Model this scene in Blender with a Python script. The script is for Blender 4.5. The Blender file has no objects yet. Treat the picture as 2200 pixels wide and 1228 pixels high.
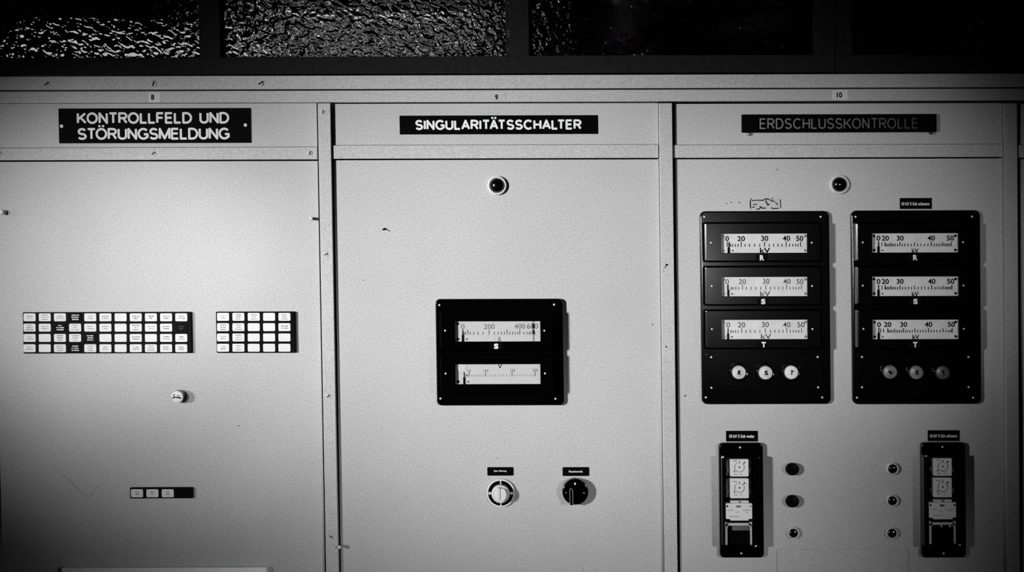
import bpy, bmesh, math, random
from mathutils import Matrix, Vector
random.seed(7)
scene = bpy.context.scene
COL = scene.collection
PI = math.pi

# ------------------------------------------------------------------ camera
F, D = 3000.0, 2.4                      # focal length in pixels of a 2200 x 1228 frame, distance to the panel plane
PITCH = math.atan(F / 128000.0)
ROLL = -0.003
ZC = 1.5                                # height of the picture's centre above the floor
LEAN = 0.0117                           # the old cabinet row leans a little sideways
cam_loc = Vector((0.0, -D, ZC + D * math.tan(PITCH)))
cam_rot = (Matrix.Rotation(PI / 2 - PITCH, 4, 'X') @ Matrix.Rotation(ROLL, 4, 'Z'))
cd = bpy.data.cameras.new('camera')
cd.sensor_width = 36.0
cd.lens = F * 36.0 / 2200.0
cd.clip_start = 0.01
cam = bpy.data.objects.new('camera', cd)
cam.matrix_world = Matrix.Translation(cam_loc) @ cam_rot
COL.objects.link(cam)
scene.camera = cam


def at(px, py, d=0.0):
    """Measured point of the photo -> (x, z) on the plane d metres in front of the panel, lean taken out."""
    v = cam_rot.to_3x3() @ Vector(((px - 1100) / F, (614 - py) / F, -1.0))
    t = (-d - cam_loc.y) / v.y
    p = cam_loc + v * t
    return (p.x + LEAN * (p.z - ZC), p.z)


def rect(x0, y0, x1, y1, d=0.0):
    """Photo rectangle -> x0, x1, z0, z1 at depth d."""
    ym, xm = (y0 + y1) / 2, (x0 + x1) / 2
    a, b = at(x0, ym, d)[0], at(x1, ym, d)[0]
    t, u = at(xm, y0, d)[1], at(xm, y1, d)[1]
    return a, b, u, t


# ------------------------------------------------------------------ materials
def new_mat(name):
    m = bpy.data.materials.new(name)
    m.use_nodes = True
    return m, m.node_tree.nodes, m.node_tree.links, m.node_tree.nodes['Principled BSDF']


def g(v):
    return (v, v, v, 1.0)


def mat(name, v, rough=0.5, metal=0.0, spec=0.5, bump=0.0, bscale=300.0, var=0.0, vscale=40.0, coat=0.0):
    m, n, l, b = new_mat(name)
    b.inputs['Base Color'].default_value = g(v)
    b.inputs['Roughness'].default_value = rough
    b.inputs['Metallic'].default_value = metal
    b.inputs['Specular IOR Level'].default_value = spec
    b.inputs['Coat Weight'].default_value = coat
    tc = n.new('ShaderNodeTexCoord')
    if var:
        t = n.new('ShaderNodeTexNoise')
        t.inputs['Scale'].default_value = vscale
        t.inputs['Detail'].default_value = 6.0
        t.inputs['Roughness'].default_value = 0.65
        r = n.new('ShaderNodeValToRGB')
        r.color_ramp.elements[0].position, r.color_ramp.elements[1].position = 0.3, 0.7
        r.color_ramp.elements[0].color = g(v * (1 - var))
        r.color_ramp.elements[1].color = g(v * (1 + var))
        l.new(tc.outputs['Object'], t.inputs['Vector'])
        l.new(t.outputs['Fac'], r.inputs['Fac'])
        l.new(r.outputs['Color'], b.inputs['Base Color'])
    if bump:
        t = n.new('ShaderNodeTexNoise')
        t.inputs['Scale'].default_value = bscale
        t.inputs['Detail'].default_value = 2.0
        k = n.new('ShaderNodeBump')
        k.inputs['Strength'].default_value = bump
        k.inputs['Distance'].default_value = 0.0006
        l.new(tc.outputs['Object'], t.inputs['Vector'])
        l.new(t.outputs['Fac'], k.inputs['Height'])
        l.new(k.outputs['Normal'], b.inputs['Normal'])
    return m


def paint_mat():
    """Grey enamel: fine orange peel, faint blotches and a speckled grain."""
    m, n, l, b = new_mat('grey_enamel')
    b.inputs['Roughness'].default_value = 0.55
    b.inputs['Specular IOR Level'].default_value = 0.3
    tc = n.new('ShaderNodeTexCoord')
    big = n.new('ShaderNodeTexNoise'); big.inputs['Scale'].default_value = 5.0; big.inputs['Detail'].default_value = 4.0
    fin = n.new('ShaderNodeTexNoise'); fin.inputs['Scale'].default_value = 420.0; fin.inputs['Detail'].default_value = 3.0
    r1 = n.new('ShaderNodeMapRange'); r1.inputs[1].default_value = 0.3; r1.inputs[2].default_value = 0.7
    r1.inputs[3].default_value = 0.96; r1.inputs[4].default_value = 1.04
    r2 = n.new('ShaderNodeMapRange'); r2.inputs[1].default_value = 0.25; r2.inputs[2].default_value = 0.75
    r2.inputs[3].default_value = 0.75; r2.inputs[4].default_value = 1.25
    mu = n.new('ShaderNodeMath'); mu.operation = 'MULTIPLY'
    m2 = n.new('ShaderNodeMath'); m2.operation = 'MULTIPLY'; m2.inputs[1].default_value = 0.42
    cc = n.new('ShaderNodeCombineColor')
    for t in (big, fin):
        l.new(tc.outputs['Object'], t.inputs['Vector'])
    l.new(big.outputs['Fac'], r1.inputs[0]); l.new(fin.outputs['Fac'], r2.inputs[0])
    l.new(r1.outputs[0], mu.inputs[0]); l.new(r2.outputs[0], mu.inputs[1])
    l.new(mu.outputs[0], m2.inputs[0])
    for i in range(3):
        l.new(m2.outputs[0], cc.inputs[i])
    l.new(cc.outputs[0], b.inputs['Base Color'])
    bu = n.new('ShaderNodeBump'); bu.inputs['Strength'].default_value = 0.25; bu.inputs['Distance'].default_value = 0.0004
    l.new(fin.outputs['Fac'], bu.inputs['Height']); l.new(bu.outputs['Normal'], b.inputs['Normal'])
    return m


def clear_mat(name, tint=0.95, gloss=0.02):
    """Thin clear cover glass: lets the light through and mirrors a little."""
    m, n, l, b = new_mat(name)
    n.remove(b)
    out = n['Material Output']
    tr = n.new('ShaderNodeBsdfTransparent'); tr.inputs[0].default_value = g(tint)
    gl = n.new('ShaderNodeBsdfGlossy'); gl.inputs['Roughness'].default_value = gloss
    lw = n.new('ShaderNodeLayerWeight'); lw.inputs['Blend'].default_value = 0.5
    pw = n.new('ShaderNodeMath'); pw.operation = 'POWER'; pw.inputs[1].default_value = 5.0
    fr = n.new('ShaderNodeMath'); fr.operation = 'MULTIPLY_ADD'; fr.inputs[1].default_value = 0.5; fr.inputs[2].default_value = gloss
    l.new(lw.outputs['Facing'], pw.inputs[0]); l.new(pw.outputs[0], fr.inputs[0])
    mx = n.new('ShaderNodeMixShader')
    l.new(fr.outputs[0], mx.inputs[0]); l.new(tr.outputs[0], mx.inputs[1]); l.new(gl.outputs[0], mx.inputs[2])
    l.new(mx.outputs[0], out.inputs['Surface'])
    return m


def ripple_mat(name='ripple_glass', rippled=True, rough=0.02):
    """Cast ornamental glass with a diagonal hammered ripple."""
    m, n, l, b = new_mat(name)
    b.inputs['Base Color'].default_value = g(0.9)
    b.inputs['Transmission Weight'].default_value = 1.0
    b.inputs['Roughness'].default_value = rough
    b.inputs['IOR'].default_value = 1.5
    if not rippled:
        return m
    tc = n.new('ShaderNodeTexCoord')
    mp = n.new('ShaderNodeMapping')
    mp.vector_type = 'TEXTURE'
    mp.inputs['Rotation'].default_value = (0, math.radians(33), 0)
    mp.inputs['Scale'].default_value = (1.25, 1.0, 0.85)
    t = n.new('ShaderNodeTexNoise'); t.inputs['Scale'].default_value = 88.0; t.inputs['Detail'].default_value = 1.0
    t.inputs['Distortion'].default_value = 0.6
    bu = n.new('ShaderNodeBump'); bu.inputs['Strength'].default_value = 1.0; bu.inputs['Distance'].default_value = 0.019
    l.new(tc.outputs['Object'], mp.inputs['Vector']); l.new(mp.outputs[0], t.inputs['Vector'])
    l.new(t.outputs['Fac'], bu.inputs['Height']); l.new(bu.outputs['Normal'], b.inputs['Normal'])
    return m


def glow_mat(name, s):
    m, n, l, b = new_mat(name)
    b.inputs['Base Color'].default_value = g(0.05)
    b.inputs['Emission Color'].default_value = g(1.0)
    b.inputs['Emission Strength'].default_value = s
    return m


def gradient_mat(name, x0, x1, v0, v1):
    """Lettering whose grey runs from one value to another along x."""
    m, n, l, b = new_mat(name)
    b.inputs['Roughness'].default_value = 0.6
    tc = n.new('ShaderNodeTexCoord'); sx = n.new('ShaderNodeSeparateXYZ'); r = n.new('ShaderNodeMapRange')
    r.inputs[1].default_value, r.inputs[2].default_value = x0, x1
    r.inputs[3].default_value, r.inputs[4].default_value = v0, v1
    cc = n.new('ShaderNodeCombineColor')
    l.new(tc.outputs['Object'], sx.inputs[0]); l.new(sx.outputs[0], r.inputs[0])
    for i in range(3):
        l.new(r.outputs[0], cc.inputs[i])
    l.new(cc.outputs[0], b.inputs['Base Color'])
    return m


M = dict(
    paint=paint_mat(),
    inside=mat('dark_interior', 0.002, 0.9, spec=0.0),
    frame=mat('dark_frame_paint', 0.011, 0.7, spec=0.08, bump=0.3, bscale=500, var=0.25, vscale=90),
    bakelite=mat('black_bakelite', 0.0006, 0.108, spec=0.5),
    button=mat('black_button', 0.001, 0.42, spec=0.05),
    black=mat('black_plastic', 0.001, 0.5, spec=0.04),
    sign=mat('black_sign_plastic', 0.001, 0.6, spec=0.03),
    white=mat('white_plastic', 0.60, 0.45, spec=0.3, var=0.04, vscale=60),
    letter=mat('white_lettering', 0.70, 0.6, spec=0.2),
    scale_low=mat('darker_scale_card', 0.55, 0.6, spec=0.2, var=0.06, vscale=45),  # same card, darker to offset the stronger light on the middle panel
    scale=mat('scale_card', 0.74, 0.6, spec=0.2, var=0.10, vscale=45),
    scale2=mat('grey_scale_end', 0.22, 0.6, spec=0.2, var=0.2, vscale=200),
    ink=mat('black_ink', 0.001, 0.8, spec=0.03),
    ink2=mat('faded_ink', 0.08, 0.7, spec=0.1),
    ink3=mat('pale_ink', 0.22, 0.7, spec=0.1),
    chrome=mat('chrome', 0.75, 0.14, metal=1.0),
    satin=mat('satin_steel', 0.6, 0.38, metal=1.0),
    ring=mat('bright_ring', 0.62, 0.35, metal=0.0, spec=0.6),
    enamel=mat('white_dial_enamel', 0.86, 0.45, spec=0.2, var=0.03, vscale=60),
    dome=mat('dark_lens', 0.001, 0.13, spec=0.9),
    cap=mat('milky_lens', 0.5, 0.3, spec=0.4, var=0.25, vscale=70),
    cap2=mat('dim_lens', 0.16, 0.3, spec=0.4, var=0.3, vscale=70),
    cap3=mat('dark_lens_cap', 0.06, 0.3, spec=0.4, var=0.3, vscale=70),
    clear=clear_mat('cover_glass'),
    ripple=ripple_mat(),
    smooth=ripple_mat('smooth_glass', False),
    frosted=ripple_mat('frosted_ripple_glass', True, 0.07),
    scuff=mat('scuffed_paint', 0.22, 0.8, spec=0.1, var=0.4, vscale=200),
    paper=mat('aged_paper', 0.6, 0.8, spec=0.1, var=0.06, vscale=80),
    chip=mat('bare_dark_metal', 0.006, 0.8, spec=0.1),
    floor=mat('dark_floor', 0.05, 0.6, var=0.2, vscale=4),
    wall=mat('dim_wall', 0.05, 0.9, var=0.1, vscale=3),
    bare=mat('pale_board', 0.86, 0.6, spec=0.2),
    grey=mat('grey_relay_part', 0.12, 0.5, var=0.3, vscale=150),
)


# ------------------------------------------------------------------ mesh helpers (x right, z up, d towards the viewer)
def rr(x0, x1, z0, z1, r=0.0, n=5):
    r = max(min(r, (x1 - x0) / 2 - 1e-6, (z1 - z0) / 2 - 1e-6), 1e-6)
    pts = []
    for cx, cz, a in ((x1 - r, z1 - r, 0), (x0 + r, z1 - r, 90), (x0 + r, z0 + r, 180), (x1 - r, z0 + r, 270)):
        for i in range(n + 1):
            t = math.radians(a + 90.0 * i / n)
            pts.append((cx + r * math.cos(t), cz + r * math.sin(t)))
    return pts


def ring_verts(bm, pts, d):
    return [bm.verts.new((x, -d, z)) for x, z in pts]


def bridge(bm, a, b):
    n = len(a)
    for i in range(n):
        j = (i + 1) % n
        bm.faces.new((a[i], a[j], b[j], b[i]))


def slab(bm, R, d0, d1, r=0.0, bev=0.0, n=5, seg=3):
    """Rounded plate from depth d0 to d1 with a rounded front edge."""
    x0, x1, z0, z1 = R
    rings = [ring_verts(bm, rr(x0, x1, z0, z1, r, n), d0)]
    if bev:
        for k in range(seg + 1):
            a = PI / 2 * k / seg
            i = bev * (1 - math.cos(a))
            rings.append(ring_verts(bm, rr(x0 + i, x1 - i, z0 + i, z1 - i, max(r - i, 0), n), d1 - bev + bev * math.sin(a)))
    else:
        rings.append(ring_verts(bm, rr(x0, x1, z0, z1, r, n), d1))
    for a, b in zip(rings, rings[1:]):
        bridge(bm, a, b)
    bm.faces.new(rings[0]); bm.faces.new(rings[-1])


def housing(bm, R, W, d0, d1, din, r=0.004, bev=0.002, wr=0.001, lip=0.0015, n=5):
    """Rounded block with a rectangular window sunk from its front d1 back to din."""
    x0, x1, z0, z1 = R
    # flat chamfer at about 29 degrees, then a narrow eased edge up to the face
    ta = math.tan(math.radians(29))
    rings = [ring_verts(bm, rr(x0, x1, z0, z1, r, n), d0)]
    e1 = bev * ta + 0.0005 * math.tan(math.radians(13))
    for i, d in ((0, d1 - e1), (bev, d1 - 0.0005 * math.tan(math.radians(13))), (bev + 0.0005, d1)):
        rings.append(ring_verts(bm, rr(x0 + i, x1 - i, z0 + i, z1 - i, max(r - i, 0.0002), n), d))
    a0, a1, c0, c1 = W
    rings.append(ring_verts(bm, rr(a0 - lip, a1 + lip, c0 - lip, c1 + lip, wr + lip, n), d1))
    rings.append(ring_verts(bm, rr(a0, a1, c0, c1, wr, n), d1 - lip))
    rings.append(ring_verts(bm, rr(a0, a1, c0, c1, wr, n), din))
    for a, b in zip(rings, rings[1:]):
        bridge(bm, a, b)
    bm.faces.new(rings[0]); bm.faces.new(rings[-1])


def lathe(bm, prof, c=(0, 0), n=40, scale=(1, 1)):
    """Profile of (radius, depth) turned about the viewing axis; ends are closed."""
    rings = []
    for r, d in prof:
        if r < 1e-7:
            rings.append([bm.verts.new((c[0], -d, c[1]))])
        else:
            rings.append([bm.verts.new((c[0] + r * scale[0] * math.cos(2 * PI * i / n), -d, c[1] + r * scale[1] * math.sin(2 * PI * i / n))) for i in range(n)])
    for a, b in zip(rings, rings[1:]):
        if len(a) == 1 and len(b) == 1:
            continue
        if len(a) == 1 or len(b) == 1:
            p, q = (a[0], b) if len(a) == 1 else (b[0], a)
            for i in range(n):
                bm.faces.new((p, q[i], q[(i + 1) % n]))
        else:
            bridge(bm, a, b)
    for e in (rings[0], rings[-1]):
        if len(e) > 2:
            bm.faces.new(e)


def poly(bm, pts, d0, d1):
    a, b = ring_verts(bm, pts, d0), ring_verts(bm, pts, d1)
    bridge(bm, a, b); bm.faces.new(a); bm.faces.new(b)


def annulus(bm, c, r0, r1, d0, d1, a0=0.0, a1=360.0, n=48):
    """Flat ring or arc with thickness."""
    full = abs(a1 - a0) >= 359.9
    k = n if full else n + 1
    A = [[bm.verts.new((c[0] + r * math.cos(t), -d, c[1] + r * math.sin(t))) for t in [math.radians(a0 + (a1 - a0) * i / n) for i in range(k)]]
         for r, d in ((r0, d0), (r1, d0), (r1, d1), (r0, d1))]
    m = k if full else k - 1
    for q in range(4):
        P, Q = A[q], A[(q + 1) % 4]
        for i in range(m):
            j = (i + 1) % k
            bm.faces.new((P[i], P[j], Q[j], Q[i]))
    if not full:
        bm.faces.new([A[q][0] for q in range(4)]); bm.faces.new([A[q][-1] for q in range(4)])


def bar(bm, p, q, w, d0, d1):
    (x0, z0), (x1, z1) = p, q
    L = math.hypot(x1 - x0, z1 - z0) or 1e-9
    nx, nz = -(z1 - z0) / L * w / 2, (x1 - x0) / L * w / 2
    poly(bm, [(x0 + nx, z0 + nz), (x1 + nx, z1 + nz), (x1 - nx, z1 - nz), (x0 - nx, z0 - nz)], d0, d1)


def blob(bm, c, rx, rz, d0, d1, n=11, rough=0.35, rot=0.0):
    pts = []
    for i in range(n):
        t = 2 * PI * i / n
        k = 1 + random.uniform(-rough, rough)
        x, z = rx * k * math.cos(t), rz * k * math.sin(t)
        pts.append((c[0] + x * math.cos(rot) - z * math.sin(rot), c[1] + x * math.sin(rot) + z * math.cos(rot)))
    poly(bm, pts, d0, d1)


_font_cache = {}


def glyphs(bm, body, R, d0, d1, bold=0.0, keep=None):
    """Lettering fitted into R (x0, x1, z0, z1); `keep` fits only the height of that text (umlauts stick out above)."""
    def raw(s, b):
        if (s, b) in _font_cache:
            return _font_cache[(s, b)]
        c = bpy.data.curves.new('lettering', 'FONT')
        c.body = s; c.size = 1.0; c.resolution_u = 4; c.offset = b
        o = bpy.data.objects.new('lettering', c)
        COL.objects.link(o)
        dg = bpy.context.evaluated_depsgraph_get()
        me = bpy.data.meshes.new_from_object(o.evaluated_get(dg))
        vs = [(v.co.x, v.co.y) for v in me.vertices]
        fs = [tuple(p.vertices) for p in me.polygons]
        bpy.data.objects.remove(o); bpy.data.curves.remove(c); bpy.data.meshes.remove(me)
        _font_cache[(s, b)] = (vs, fs)
        return vs, fs
    vs, fs = raw(body, bold)
    ref = raw(keep, bold)[0] if keep else vs
    ax0, ax1 = min(v[0] for v in vs), max(v[0] for v in vs)
    az0, az1 = min(v[1] for v in ref), max(v[1] for v in ref)
    x0, x1, z0, z1 = R
    sx, sz = (x1 - x0) / (ax1 - ax0), (z1 - z0) / (az1 - az0)
    V = [bm.verts.new((x0 + (a - ax0) * sx, -d1, z0 + (b - az0) * sz)) for a, b in vs]
    W = [bm.verts.new((v.co.x, -d0, v.co.z)) for v in V]
    edges = {}
    for f in fs:
        try:
            bm.faces.new([V[i] for i in f])
        except ValueError:
            continue
        for i in range(len(f)):
            e = (f[i], f[(i + 1) % len(f)])
            edges[e] = edges.get(e, 0) + 1
    for a, b in list(edges):
        if (b, a) not in edges:
            try:
                bm.faces.new((V[a], V[b], W[b], W[a]))
            except ValueError:
                pass
    for w in W:
        if not w.link_faces:
            bm.verts.remove(w)


def arc(cx, cz, rx, rz, a0, a1, n=14):
    return [(cx + rx * math.cos(math.radians(a0 + (a1 - a0) * i / n)), cz + rz * math.sin(math.radians(a0 + (a1 - a0) * i / n))) for i in range(n + 1)]


STROKES = {                                   # engraved sign capitals: width, pen strokes in a cap-height-1 box
    'K': (.60, [[(0, 0), (0, 1)], [(.57, 1), (0, .36)], [(.2, .58), (.60, 0)]]),
    'O': (.72, [arc(.36, .5, .36, .5, 0, 360, 28)]),
    'N': (.56, [[(0, 0), (0, 1), (.56, 0), (.56, 1)]]),
    'T': (.56, [[(0, 1), (.56, 1)], [(.28, 1), (.28, 0)]]),
    'R': (.56, [[(0, 0), (0, 1), (.30, 1)] + arc(.30, .745, .25, .255, 90, -90) + [(0, .49)], [(.30, .49), (.56, 0)]]),
    'L': (.44, [[(0, 1), (0, 0), (.44, 0)]]),
    'F': (.46, [[(0, 0), (0, 1), (.46, 1)], [(0, .52), (.42, .52)]]),
    'E': (.48, [[(.48, 0), (0, 0), (0, 1), (.48, 1)], [(0, .52), (.44, .52)]]),
    'D': (.60, [[(0, 0), (0, 1), (.24, 1)] + arc(.24, .5, .36, .5, 90, -90, 18) + [(0, 0)]]),
    'U': (.56, [[(0, 1)] + arc(.28, .3, .28, .3, 180, 360) + [(.56, 1)]]),
    'S': (.54, [arc(.27, .745, .25, .255, 25, 270) + arc(.27, .245, .27, .245, 90, -155)]),
    'M': (.72, [[(0, 0), (0, 1), (.36, .02), (.72, 1), (.72, 0)]]),
    'G': (.68, [arc(.36, .5, .36, .5, 42, 318, 22) + [(.68, .18), (.68, .45), (.40, .45)]]),
    'I': (.0, [[(0, 0), (0, 1)]]),
    'A': (.64, [[(0, 0), (.32, 1), (.64, 0)], [(.11, .33), (.53, .33)]]),
    'H': (.56, [[(0, 0), (0, 1)], [(.56, 0), (.56, 1)], [(0, .51), (.56, .51)]]),
    'C': (.66, [arc(.36, .5, .36, .5, 45, 315, 22)]),
    ' ': (.30, []),
}


KERN = {'LA': .04, 'LT': .17, 'TA': .13, 'AT': .13, 'RT': .04, 'ST': .04, 'KO': .06, 'RO': .04, 'TO': .08, 'AR': .02, 'HA': .02, 'AL': .02, 'TR': .02, 'TE': .02, 'LF': .02, 'LL': .02}


def engraved(bm, body, R, d0, d1, t, gap=.30):
    """Monoline capitals fitted into R, pen width t metres; umlaut dots stand above R."""
    x, lines, dots, prev = 0.0, [], [], ''
    for ch in body:
        b = {'\u00d6': 'O', '\u00c4': 'A'}.get(ch, ch)
        w, st = STROKES[b]
        x -= KERN.get(prev + b, 0.0) if prev else 0.0
        prev = b
        lines += [[(x + a, c) for a, c in q] for q in st]
        if b != ch:
            dots += [(x + w / 2 - .14), (x + w / 2 + .14)]
        x += w + gap
    W = x - gap
    x0, x1, z0, z1 = R
    fx = lambda u: x0 + t / 2 + u / W * (x1 - x0 - t)
    fz = lambda v: z0 + t / 2 + v * (z1 - z0 - t)
    q = 0
    for L in lines:
        P = [(fx(a), fz(c)) for a, c in L]
        closed = math.dist(P[0], P[-1]) < t * .05
        for a, b in zip(P, P[1:]):
            q += 1
            bar(bm, a, b, t, d0, d1 + (q % 40) * 1e-6)
        for i, a in enumerate(P):
            if 0 < i < len(P) - 1 or closed:
                q += 1
                poly(bm, [(a[0] + t / 2 * math.cos(2 * PI * j / 10), a[1] + t / 2 * math.sin(2 * PI * j / 10)) for j in range(10)], d0, d1 + (q % 40) * 1e-6)
    for u in dots:
        c = fx(u); h = t * .5
        slab(bm, (c - h, c + h, z1 + t * .35, z1 + t * 1.3), d0, d1, h * .4)


def obj(name, bm, m, parent=None, smooth=False, recalc=True, sharp=38):
    """Links a bmesh as ONE object; its points take part in the row's slight lean."""
    if recalc:
        bmesh.ops.recalc_face_normals(bm, faces=bm.faces[:])
    for v in bm.verts:
        v.co.x -= LEAN * v.co.z
    me = bpy.data.meshes.new(name)
    bm.to_mesh(me); bm.free()
    if smooth:
        for p in me.polygons:
            p.use_smooth = True
        try:
            me.set_sharp_from_angle(angle=math.radians(sharp))
        except Exception:
            pass
    me.materials.append(m)
    o = bpy.data.objects.new(name, me)
    COL.objects.link(o)
    if parent:
        o.parent = parent
    if smooth:
        o.modifiers.new('weighted normals', 'WEIGHTED_NORMAL').keep_sharp = True
    return o


class Spot:
    """A thing's own frame: origin at a photo point on the surface it is fixed to."""
    def __init__(s, px, py, d=0.0, base=0.0):
        s.x, s.z = at(px, py, d)
        s.base = base

    def p(s, px, py, d=0.0):
        x, z = at(px, py, d + s.base)
        return x - s.x, z - s.z

    def r(s, x0, y0, x1, y1, d=0.0):
        a, b, u, t = rect(x0, y0, x1, y1, d + s.base)
        return a - s.x, b - s.x, u - s.z, t - s.z

    def world(s):
        return (s.x - LEAN * (s.z - ZC), -s.base, s.z)


def k(px, d=0.0):
    """Length of px photo pixels at depth d."""
    return px * (D - d) / F


def tag(o, label, cat, group=None):
    o['label'] = label; o['category'] = cat
    if group:
        o['group'] = group
    return o


def thing(name, S, label, cat, group=None):
    o = bpy.data.objects.new(name, None)
    o.empty_display_size = 0.02
    o.location = S.world()
    COL.objects.link(o)
    return tag(o, label, cat, group)


def struct(o):
    o['kind'] = 'structure'
    return o


B = bmesh.new


def screw(S, px, py, d, r=4.5, ang=30.0, m='satin', parent=None, name='screw', h=0.0012):
    """Slotted screw head."""
    bm = B()
    c = S.p(px, py, d)
    R = k(r)
    w = R * 0.22
    lathe(bm, [(R, d), (R, d + h * .6), (R * .8, d + h), (R * .55, d + h)], c, 20)
    o = obj(name, bm, M[m], parent, True)
    bm = B()
    a = math.radians(ang)
    bar(bm, (c[0] - R * .85 * math.cos(a), c[1] - R * .85 * math.sin(a)), (c[0] + R * .85 * math.cos(a), c[1] + R * .85 * math.sin(a)), w * 2, d + h * .7, d + h + .0001)
    obj('slot', bm, M['ink'], None)
    s = COL.objects[-1]
    s.parent = o if parent and parent.parent is None and False else o
    return o


# ------------------------------------------------------------------ the setting
def plain(name, v, f, m):
    me = bpy.data.meshes.new(name); me.from_pydata(v, [], f); me.materials.append(M[m])
    o = bpy.data.objects.new(name, me); COL.objects.link(o)
    return struct(o)


plain('floor', [(-4, -6, 0), (4, -6, 0), (4, 3, 0), (-4, 3, 0)], [(0, 1, 2, 3)], 'floor')
plain('ceiling', [(-4, -6, 3.4), (4, -6, 3.4), (4, 3, 3.4), (-4, 3, 3.4)], [(3, 2, 1, 0)], 'wall')
plain('wall_back', [(-4, 3, 0), (4, 3, 0), (4, 3, 3.4), (-4, 3, 3.4)], [(0, 1, 2, 3)], 'wall')

# glazed screen above the cabinets
S0 = Spot(1100, 614)
TOP = 0.62                                # metres above the picture's centre, past the top of the frame


def screen_window(name, xl, xr, stile_l, stile_r, ypane, ybot, glass='ripple'):
    S = Spot((xl + xr) / 2, ybot)
    bm = B()
    a, b, z0, z1 = S.r(xl, ypane, xr, ybot)
    top = z0 + 0.62
    slab(bm, (a, b, z0, z1), -0.045, 0.0, 0, 0.0008)
    slab(bm, (a, b, top - 0.04, top), -0.045, 0.0, 0, 0.0008)
    pl, pr = a, b
    if stile_l:
        q = S.r(stile_l[0], 20, stile_l[1], 60)
        slab(bm, (q[0], q[1], z1, top - 0.04), -0.045, 0.0, 0, 0.0008)
        pl = q[1]
    if stile_r:
        q = S.r(stile_r[0], 20, stile_r[1], 60)
        slab(bm, (q[0], q[1], z1, top - 0.04), -0.045, 0.0, 0, 0.0008)
        pr = q[0]
    o = obj(name, bm, M['frame'])
    o.location = S.world()
    struct(o)
    bm = B()
    slab(bm, (pl - .002, pr + .002, z1 - .002, top - 0.041), -0.028, -0.022)
    p = obj('pane', bm, M[glass], o)
    p.data.materials.append(M['smooth'])          # cast glass: rippled on the near side, smooth behind
    for f in p.data.polygons:
        if f.normal.y > .5:
            f.material_index = 1
    # glazing bead round the pane
    bm = B()
    w = 0.004
    slab(bm, (pl, pr, z1 - .0001, z1 + w * .5), -0.021, -0.012)
    slab(bm, (pl, pl + w, z1, top - .041), -0.021, -0.012)
    slab(bm, (pr - w, pr, z1, top - .041), -0.021, -0.012)
    obj('glazing_bead', bm, M['frame'], o)
    return o


screen_window('window_1', -420, 431, (-420, -380), None, 125, 160)
screen_window('window_2', 431, 1092, (431, 472), None, 122, 159, 'frosted')
screen_window('window_3', 1092, 1794, (1092, 1136), (1757, 1794), 119, 156.5)
screen_window('window_4', 1796, 2560, (1796, 1830), (2520, 2560), 117, 155)

# unseen light sources added behind the ripple glass for its speckles
def added_light(name, loc, size, st, lab, tubes=0, tst=0.0):
    """Added light source behind the glass, for its speckles: dark housing, pale diffuser, bright bars."""
    t = bpy.data.objects.new(name, None); t.location = loc; COL.objects.link(t)
    tag(t, lab, 'lamp')
    bm = B()
    slab(bm, (-size[0] / 2, size[0] / 2, -size[2] / 2, size[2] / 2), 0, size[1] / 2, size[2] * .2, size[1] * .2)
    obj('diffuser', bm, glow_mat(name + '_glow', st), t, True)
    bm = B()
    slab(bm, (-size[0] / 2 - .005, size[0] / 2 + .005, -size[2] / 2 - .004, size[2] / 2 + .004), -size[1] / 2, -.0005, size[2] * .2)
    obj('housing', bm, M['inside'], t)
    for q in range(tubes):
        z = -size[2] / 2 + size[2] * (q + .5) / tubes
        bm = B(); slab(bm, (-size[0] * .46, size[0] * .46, z - .006, z + .006), size[1] / 2 + .002, size[1] / 2 + .014, .005, .004)
        obj('glow_bar', bm, glow_mat(name + '_tube', tst), t, True)


added_light('added_light_left', (-0.74, 0.30, 1.850), (0.42, 0.04, 0.068), .5, 'low added light source behind the far left ripple glass pane')
added_light('added_light_mid', (-0.29, 0.42, 1.945), (0.52, 0.05, 0.26), .012, 'wide added light source with bright bars behind the middle ripple glass pane', 2, .85)

# ------------------------------------------------------------------ cabinet row
DP, DR, DC = 0.009, 0.011, 0.004           # how far posts, rails and crossbars stand proud of the panels
ZB = 0.06                                  # underside of the cabinets above the floor


def long_rail(name, y0, y1, d, label, cat, screws=()):
    S = Spot(1100, (y0 + y1) / 2)
    t = thing(name, S, label, cat)
    bm = B()
    a, b, z0, z1 = S.r(-330, y0, 2560, y1, d)
    slab(bm, (a, b, z0, z1), -0.02, d, 0, 0.0009)
    r = obj('rail', bm, M['paint'], t)
    for x, y, an in screws:
        screw(S, x, y, d, 6.5, an, 'paint', t, h=0.0016)
    return t


long_rail('top_rail', 161, 190.2, DR, 'grey steel top rail just under the dark window frame, three slotted screws at its left', 'rail',
          ((101, 180, 35), (330, 179.5, 68), (560, 178.5, 30)))
long_rail('number_rail', 193.2, 218.6, DR - .001, 'narrow grey steel rail below the top rail, carrying the field numbers', 'rail')


def post(xl, xr, label, screws=()):
    S = Spot((xl + xr) / 2, 221)
    t = thing('cabinet_post', S, label, 'post', 'posts between the panel fields')
    bm = B()
    q = S.r(xl, 221.5, xr, 223, DP)
    x0 = S.r(xl, 221, xr, 222, DP)
    slab(bm, (x0[0], x0[1], ZB - S.z, q[3]), -0.03, DP, 0, 0.0009)
    p = obj('upright', bm, M['paint'], t)
    for x, y, an in screws:
        screw(S, x, y, DP, 4.6, an, 'paint', t, h=0.001)
    return t, S


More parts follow.
